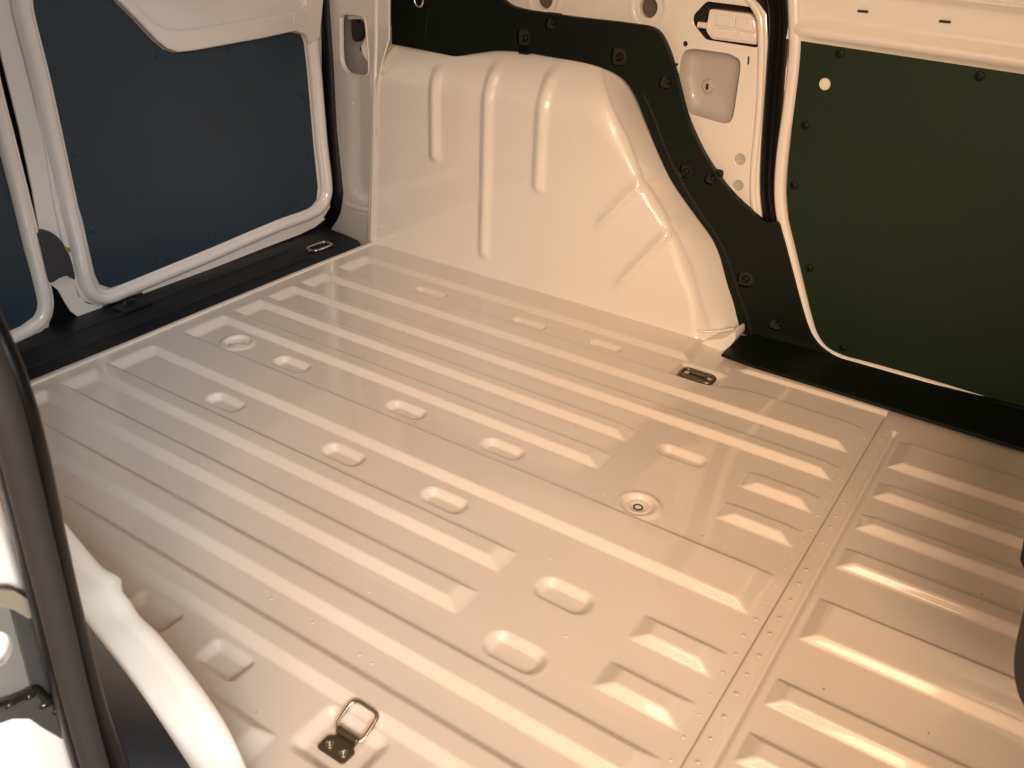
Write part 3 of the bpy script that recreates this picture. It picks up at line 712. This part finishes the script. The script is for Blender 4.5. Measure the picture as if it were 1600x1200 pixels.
scal = [(0.3561, 0.5190), (0.4158, 0.5510), (0.5642, 0.5057), (0.6645, 0.4710), (0.7246, 0.3110), (0.7770, 0.3052), (0.8758, 0.1211), (0.9514, 0.0423)]
sh = []
SCL = (1.3, 1.15, 1.35, 1.2, 1.0, 1.05, 1.3, 1.25)
for k, (u, v) in enumerate(scal):
    if k in (0, 2, 4, 6): sh.append(fillet([(u + a * SCL[k], v + b * SCL[k]) for a, b in ((-.012, -.013), (.008, -.012), (.015, 0), (.008, .013), (-.012, .011))], .007, 3))
    else: sh.append(fillet([(u + a * SCL[k], v + b * SCL[k]) for a, b in ((-.013, -.010), (.005, -.011), (.011, 0), (.006, .010), (-.010, .007))], .007, 3))
slab('moulding', trim_map, smooth_path(low, 3) + smooth_path(upp, 3)[0:] + tail, .014, TRIM, trim, bevel=.0045, holes=sh, seg=3)
for k, (u, v) in enumerate(scal):
    pkt = slab('screw_pocket', trim_map, rrect(u, v, .019, .018, .006), .002, DARK, trim, top=-.0115)
    lathe('screw', trim_map, u + (.004 if k % 2 else -.002), v + (.002 if k % 2 else -.003), [(.0075, -.012), (.0068, -.0068), (.0045, -.0055), (.003, -.0065), (0, -.0065)], TRIM, pkt, 14)
# crease that follows the lower edge
cr = smooth_path([(0.9057, 0.0069), (0.8877, 0.0506), (0.8623, 0.0931), (0.8422, 0.1363), (0.8209, 0.1719), (0.7980, 0.2015), (0.7735, 0.2253), (0.7376, 0.2651), (0.7058, 0.3052), (0.6745, 0.3526), (0.6474, 0.4012), (0.6217, 0.4397)], 4)
sweep('edge_crease', trim_map, cr, [(-.003, -.001), (-.0012, .0014), (.0012, .0014), (.008, -.001)], TRIM, trim)
cr2 = [(0.1292, 0.5513), (0.1240, 0.5184), (0.1203, 0.4875)]
sweep('edge_crease', trim_map, cr2, half_round(.004, .0012, 4), TRIM, trim)
# foot plate lying on the side sill
fp = [(0.8939, -0.0397), (0.9647, -0.0474), (1.1096, -0.0494), (1.2435, -0.0534), (1.3060, -0.0531), (1.4244, -0.0547)] + [(1.90, -0.036), (1.90, 0.088), (0.92, 0.088)] + [(0.8928, 0.0613)]
slab('sill_plate', flat(0.0068), fp, .006, TRIM, trim, bevel=.002, top=.006)
for q in [(0.3588, 0.4951)]:
    slab('retaining_tab', trim_map, rrect(q[0], q[1], .012, .008, .003), .010, TRIM, trim, bevel=.002)
rg = [(0.1150, 0.5699)][0]
hk = thing('lashing_ring', 'thin steel lashing ring at the top edge of the black arch trim', 'lashing ring', (rg[0], .078, rg[1]))
tube3('ring', [trim_map(rg[0] + .011 * math.cos(a), rg[1] + .015 * math.sin(a), .012) for a in [2 * math.pi * k / 24 for k in range(24)]], .0026, STEEL, hk, True, 10)
slab('mount', trim_map, rrect(rg[0], rg[1] + .018, .012, .010, .004), .006, BRONZE, hk, bevel=.001, top=.006)

# ================================================================ SLIDING DOOR (far side) AND ITS SEAL
SY = 0.098
sp_ = [(0.8037, 0.7332), (0.8299, 0.6464), (0.8426, 0.6149), (0.8491, 0.5866), (0.8555, 0.5344), (0.8638, 0.4586), (0.8725, 0.3794), (0.8829, 0.3094), (0.8954, 0.2624), (0.9124, 0.2179), (0.9392, 0.1633), (0.9770, 0.0862), (1.0079, 0.0331), (1.0391, 0.0048)]
sl2 = sweep('sliding_door_seal', far(0.101), smooth_path(sp_, 6),
            [(.016, -.008), (.0155, .004), (.010, .010), (.004, .011), (.001, .006), (-.002, .009), (-.006, .010), (-.009, .005), (-.011, .007), (-.0145, .003), (-.016, -.008)], RUBBER)
tag(sl2, 'grooved black rubber seal between the side panel and the sliding door', 'rubber seal')

sd = thing('sliding_door', 'far sliding door with charcoal lining board and cream pressed frame', 'door', (1.3, SY, 0.0))
lo = [(0.8888, 0.5685), (0.9608, 0.5672), (1.0542, 0.5628), (1.1822, 0.5596), (1.2470, 0.5582)] + [(1.90, 0.549), (1.90, 0.010)] + [(1.4068, 0.0077), (1.2509, 0.0077), (1.1048, 0.0060), (1.0601, 0.0127), (1.0321, 0.0389), (1.0059, 0.0930), (0.9608, 0.1935), (0.9328, 0.2544), (0.9196, 0.3035), (0.9134, 0.3481), (0.9067, 0.4192), (0.9019, 0.4965)]
hole = [(0.9491, 0.5013)][0]
board = slab('lining_board', far(SY), fillet(lo, [.004] + [.002] * (len(lo) - 1), 2), .004, LINING_G, sd, bevel=.001, holes=[circle(*hole, .0105, 24)])
slab('inner_sheet', far(SY), [(hole[0] - .05, hole[1] - .05), (hole[0] + .05, hole[1] - .05), (hole[0] + .05, hole[1] + .05), (hole[0] - .05, hole[1] + .05)], .001, CREAM, sd, top=-.0052)
# frame strip: left edge and bottom, a thin raised bead
fpth = [(0.8419, 0.7446), (0.8812, 0.5896), (0.8903, 0.5381), (0.8968, 0.4516), (0.9004, 0.3718), (0.9090, 0.3014), (0.9233, 0.2523), (0.9520, 0.1875), (0.9959, 0.0929), (1.0242, 0.0407), (1.0508, 0.0153), (1.0888, 0.0064), (1.1289, 0.0068), (1.2478, 0.0066), (1.4082, 0.0029)] + [(1.90, 0.002)]
sweep('frame_edge', far(SY), smooth_path(fpth, 4), [(.013, -.004), (.012, .003), (.008, .006), (0, .0065), (-.004, .0055), (-.0075, .002), (-.0085, -.003)], PAINT, sd)
tp = smooth_path([(1.0738, 0.0072), (1.1292, 0.0055), (1.2481, 0.0054), (1.4085, 0.0017)] + [(1.90, 0.001)], 4)
sweep('bottom_bead', far(SY), tp, half_round(.006, .010, 6), PAINT, sd)
# pressed belt of the door above the lining, carried along x
belt = [(0.5600, .000), (0.5650, .004), (0.5720, .011), (0.5790, .014), (0.5850, .011), (0.5920, .003), (0.5990, -.002), (0.6200, .001), (0.6420, .006), (0.6500, .013), (0.6540, .016),
        (0.6570, .0145), (0.6590, .011), (0.6620, .0125), (0.70, .022), (0.85, .05), (1.15, .06)]
def bez(pr, n=4):
    return smooth_path(pr, n)
pf = bez(belt)
xs_ = [0.868, 0.876, 0.886, 0.900, 0.920] + [0.95 + .05 * k for k in range(20)]
bm = bmesh.new()
rows = []
for i, x in enumerate(xs_):
    e = [0.0, .35, .7, .92, 1.0][i] if i < 5 else 1.0
    drop = -0.0125 * (x - 0.9) / 0.45
    rows.append([bm.verts.new((x, SY - (wv * e if zv < .66 else wv * e), zv + drop + .006)) for zv, wv in pf])
for A, B in zip(rows, rows[1:]):
    for k in range(len(pf) - 1): bm.faces.new((A[k], B[k], B[k + 1], A[k + 1]))
beltp = mk('belt_pressing', bm, PAINT, sd, True, 50)
for q in [(0.9881, 0.6228), (1.1163, 0.6198)]:
    slab('slot', far(SY), rrect(q[0], q[1], .0088, .0019, .0018), .001, DARK, beltp, top=.0052)
for q in [(0.9639, 0.5532), (1.1865, 0.5455), (0.9296, 0.4274), (0.9302, 0.3178), (0.9891, 0.1694), (1.0851, 0.0289)]:
    clip(far(SY), q[0], q[1], board, .0068, TRIM)

# ================================================================ FLOOR LASHING EYES
fe = thing('lashing_eye', 'folded-down steel lashing eye in its floor pocket at the foot of the far arch', 'lashing eye', (0.884, -0.128, -.008), 'floor lashing eyes')
cx, cy = 0.884, -0.138
bp_ = slab('base_plate', flat(-.0075), rrect(cx - .004, cy, .034, .017, .006), .002, BRONZE, fe, bevel=.0006, top=.002)
tube3('ring', [(cx + q[0], cy + q[1], .0015 + .10 * (q[1] + .012) * .3) for q in rrect(0.002, 0.004, .031, .015, .012, 5)], .0036, BRONZE, fe, True, 10)
tube3('hinge', [(cx - .016, cy + .012, .002), (cx + .018, cy + .012, .002)], .0055, BRONZE, fe)
for s in (-1, 1):
    lathe('rivet', flat(-.0055), cx + s * .014, cy - .004, [(.006, 0), (.0055, .003), (.003, .0042), (0, .0044)], STEEL, bp_, 12)

ne = thing('lashing_eye', 'raised steel lashing eye with riveted dark plate in the near floor pocket', 'lashing eye', (0.912, -1.122, -.010), 'floor lashing eyes')
# plate lies in x-y; hinge line runs along x

cx, cy = 0.9035, -1.110
bp_ = slab('base_plate', flat(-.0085), fillet([(cx - .019, cy - .011), (cx + .018, cy - .011), (cx + .019, cy + .007), (cx + .013, cy + .010), (cx + .013, cy + .015), (cx - .013, cy + .015), (cx - .013, cy + .010), (cx - .019, cy + .007)], .004, 4), .002, BRONZE, ne, bevel=.0006, top=.002)
tube3('hinge', [(cx - .0135, cy + .0165, -.003), (cx + .0135, cy + .0165, -.003)], .0042, BRONZE, ne)
pr = rrect(0, 0, .0185, .0175, .010, 6)
tube3('ring', [(cx + u, cy + .0165 + (v + .0165) * .90, -.003 + (v + .0165) * .42) for u, v in pr], .0024, STEEL, ne, True, 12)
for s in (-1, 1):
    lathe('rivet', flat(-.0065), cx + s * .0095, cy - .001, [(.0052, 0), (.0048, .0012), (.0030, .0016), (.0028, .0045), (.0018, .0058), (0, .006)], STEEL, bp_, 14)

# ================================================================ NEAR DOOR OPENING (left edge of the picture)
seal = thing('door_opening_seal', 'thick black rubber door seal crossing the lower left corner', 'rubber seal', (0.88, -1.32, 0.2))
pa = [(0.8798, 0.5817), (0.8841, 0.5421), (0.8862, 0.5029), (0.8830, 0.4656), (0.8800, 0.4229), (0.8755, 0.3677), (0.8705, 0.3124), (0.8654, 0.2551), (0.8620, 0.1933), (0.8616, 0.1279), (0.8640, 0.0802)]
pb = [(0.8632, 0.5554), (0.8751, 0.5213), (0.8793, 0.4872), (0.8778, 0.4462), (0.8739, 0.4036), (0.8698, 0.3517), (0.8671, 0.3020), (0.8659, 0.2558), (0.8666, 0.2076), (0.8736, 0.1605), (0.8842, 0.1134)]
pc_ = [(0.9032, 0.5885), (0.9072, 0.5502), (0.9107, 0.5128), (0.9091, 0.4773), (0.9063, 0.4363), (0.9031, 0.3836), (0.8994, 0.3311), (0.8956, 0.2767), (0.8935, 0.2183), (0.8943, 0.1566), (0.8975, 0.1118)]
def up3(p, y): 
    q = [(a[0], y, a[1]) for a in smooth_path(p, 4)]
    return [(q[0][0] - .01, y, q[0][2] + .45)] + q
tube3('bulb', up3(pa, -1.330), .0102, RUBBER, seal, n=16)
tube3('channel', up3(pc_, -1.338), .0090, DARK, seal, n=14)
tube3('lip', up3(pb, -1.312), .0062, RUBBER, seal, n=14)

ntrim = thing('arch_trim', 'flat black trim between the near white wheel arch and the thick door seal', 'trim panel', (0.87, -1.29, 0.2))
ea = [(0.7622, 0.2832), (0.7633, 0.2454), (0.7676, 0.2260), (0.7820, 0.2120), (0.8074, 0.1934), (0.8371, 0.1693), (0.8639, 0.1410), (0.8891, 0.1122), (0.9185, 0.0744), (0.9538, 0.0201), (0.9848, -0.0462)]
eb_ = [(0.8664, 0.4105), (0.8678, 0.3677), (0.8682, 0.3272), (0.8671, 0.3021), (0.8652, 0.2689), (0.8651, 0.2351), (0.8651, 0.1996), (0.8657, 0.1589), (0.8701, 0.1022), (0.8758, 0.0286), (0.8787, -0.0656)]
bm = bmesh.new()
ra = [bm.verts.new((q[0], -1.262, q[1])) for q in smooth_path(ea, 3)]
rb = [bm.verts.new((q[0], -1.316, q[1])) for q in smooth_path(eb_, 3)]
rc = [bm.verts.new((v.co.x - .03, v.co.y - .004, v.co.z)) for v in ra]
for i in range(len(ra) - 1):
    bm.faces.new((ra[i], ra[i + 1], rb[i + 1], rb[i]))
    bm.faces.new((rc[i], rc[i + 1], ra[i + 1], ra[i]))
mk('panel', bm, SILLM, ntrim)
pe = smooth_path([(0.8432, 0.1391), (0.8510, 0.1304), (0.8611, 0.1178), (0.8746, 0.0952)], 4)
tube3('panel_edge', [(q[0] + .004, -1.296, q[1]) for q in pe], .003, TRIM, ntrim)

JX = 0.835
jamb = thing('door_pillar', 'brightly lit white door pillar outside the black seal, far lower left', 'pillar', (JX, -1.40, 0.0))
bm = bmesh.new()
pr_ = [(0.80, -1.312), (JX - .004, -1.322), (JX, -1.33), (JX, -1.385), (JX - .006, -1.41), (JX - .03, -1.425), (JX - 0.20, -1.43)]
rows = [[bm.verts.new((x, y, z)) for x, y in pr_] for z in np.linspace(-0.25, 1.16, 30)]
for A, B in zip(rows, rows[1:]):
    for k in range(len(pr_) - 1): bm.faces.new((A[k], A[k + 1], B[k + 1], B[k]))
mk('jamb', bm, PAINT, jamb, True, 50)

bk = thing('sliding_rail_bracket', 'grey steel rail bracket with a greasy lower flange, left of the black seal', 'bracket', (0.84, -1.34, 0.25))
BX = 0.842
hl = smooth_path([(-1.3618, 0.3276), (-1.3509, 0.3182), (-1.3473, 0.3110), (-1.3474, 0.3031), (-1.3509, 0.2962), (-1.3574, 0.2923), (-1.3701, 0.2954)], 3, True)
slab('plate', rear(BX), [(-1.3650, 0.3644), (-1.3413, 0.3351), (-1.3416, 0.3228), (-1.3441, 0.2579), (-1.3642, 0.2653), (-1.3889, 0.2738)], .003, mat('pale_steel', (0.24, .235, .225), .42, metal=.5, var=.1), bk, bevel=.0008, holes=[hl], top=.002)
slab('side_plate', rear(BX), [(-1.3417, 0.3353), (-1.3249, 0.3177), (-1.3267, 0.2897), (-1.3267, 0.2191), (-1.3337, 0.2293), (-1.3445, 0.2583), (-1.3416, 0.3228)], .003, BRACK, bk, bevel=.0008, top=.0035)
slab('lower_flange', rear(BX), [(-1.3886, 0.2749), (-1.3642, 0.2653), (-1.3443, 0.2588), (-1.3289, 0.2233), (-1.3275, 0.2107), (-1.3367, 0.1981), (-1.3463, 0.2191), (-1.3535, 0.2372), (-1.3640, 0.2473), (-1.3927, 0.2596)], .003, BRACK, bk, bevel=.001, top=.008)
slab('top_flap', rear(BX), [(-1.3634, 0.3704), (-1.3367, 0.3480), (-1.3250, 0.3256), (-1.3252, 0.3166), (-1.3333, 0.3187), (-1.3409, 0.3330), (-1.3659, 0.3611)], .003, mat('flap_steel', (0.30, .26, .20), .45, metal=.4, var=.15), bk, bevel=.0008, top=.006)
gr = [(-1.3800, 0.2743), (-1.3643, 0.2648), (-1.3520, 0.2612), (-1.3482, 0.2610), (-1.3438, 0.2590), (-1.3405, 0.2480), (-1.3332, 0.2316)]
tube3('grease_bead', [(BX + .009, q[0], q[1]) for q in smooth_path(gr, 3)], .0028, GREASE, bk)
for q in [(-1.3486, 0.2594), (-1.3623, 0.2635), (-1.3407, 0.2428), (-1.3336, 0.2299)]:
    bm = bmesh.new()
    bmesh.ops.create_icosphere(bm, subdivisions=2, radius=.0042, matrix=Matrix.Translation((BX + .010, q[0], q[1])) @ Matrix.Diagonal((.6, 1.3, .8, 1)))
    mk('grease_blob', bm, GREASE, bk)
rsx = [(-1.3369, 0.2019), (-1.3353, 0.1952), (-1.3339, 0.1967), (-1.3343, 0.2087)]
slab('rust_edge', rear(BX), rsx, .002, RUST, bk, top=.009)

# dark padded seat edge at the right
seat = thing('seat', 'black padded seat with rounded edges, cut off by the right picture edge', 'seat', (1.6, -0.8, 0.0))
SEATM = mat('seat_vinyl', (0.011, 0.010, 0.011), .55, bump=.3, bscale=500)
slab('cushion', far(-0.86), smooth_path([(1.4366, 0.3061), (1.4368, 0.2913), (1.4381, 0.2705), (1.4404, 0.2511), (1.4455, 0.2300), (1.4526, 0.2120), (1.4605, 0.1996), (1.4706, 0.1902), (1.5052, 0.1826), (1.5569, 0.1898), (1.5056, 0.3436), (1.4602, 0.3287)], 3, True), .12, SEATM, seat, bevel=.006, seg=3)
slab('cushion', far(-0.62), smooth_path([(1.4247, 0.2426), (1.4312, 0.2122), (1.4351, 0.1901), (1.4368, 0.1779), (1.4416, 0.1698), (1.4484, 0.1635), (1.4684, 0.1660), (1.5340, 0.1793), (1.4998, 0.2842), (1.4387, 0.2651)], 3, True), .12, SEATM, seat, bevel=.006, seg=3)
slab('seat_base', far(-0.60), [(1.62, -.002), (1.88, -.002), (1.88, .30), (1.62, .30)], .30, SEATM, seat, bevel=.01)

# ================================================================ REST OF THE BODY SHELL (above and beside the picture)
def shell(name, pts, m):
    bm = bmesh.new()
    bm.faces.new([bm.verts.new(q) for q in pts])
    o = mk(name, bm, m, None, False)
    o['kind'] = 'structure'
    return o
shell('ceiling', [(-0.32, -1.36, 1.25), (0.82, -1.36, 1.25), (0.82, -1.0, 1.25), (1.9, -1.0, 1.25), (1.9, 0.12, 1.25), (-0.32, 0.12, 1.25)], PAINT)  # unseen roof, near edge shaped to admit the lamps and shade the rear floor
shell('gap_backing', [(-0.27, -1.36, -0.05), (-0.27, 0.14, -0.05), (-0.28, 0.14, 0.58), (-0.28, -1.36, 0.58)], DARK)  # unseen dark sheet added to block world light behind the door gaps
shell('wall_near_rear', [(-0.32, -1.36, -0.02), (0.80, -1.36, -0.02), (0.80, -1.36, 1.25), (-0.32, -1.36, 1.25)], PAINT)
shell('wall_rear', [(-0.29, -1.36, 0.56), (-0.29, 0.12, 0.56), (-0.27, 0.12, 1.25), (-0.27, -1.36, 1.25)], PAINT)
shell('wall_far', [(-0.30, 0.155, -0.05), (0.86, 0.155, -0.05), (0.86, 0.155, 1.25), (-0.30, 0.155, 1.25)], PAINT)
shell('bulkhead', [(1.89, -1.36, -0.01), (1.89, 0.12, -0.01), (1.89, 0.12, 1.25), (1.89, -1.36, 1.25)], SEATM)
shell('ground', [(-6, -8, -0.60), (8, -8, -0.60), (8, 6, -0.60), (-6, 6, -0.60)], mat('concrete', (0.30, 0.28, 0.26), .7, var=.15))
shell('underbody', [(-0.30, -1.42, -0.03), (1.9, -1.42, -0.03), (1.9, 0.12, -0.03), (-0.30, 0.12, -0.03)], DARK)
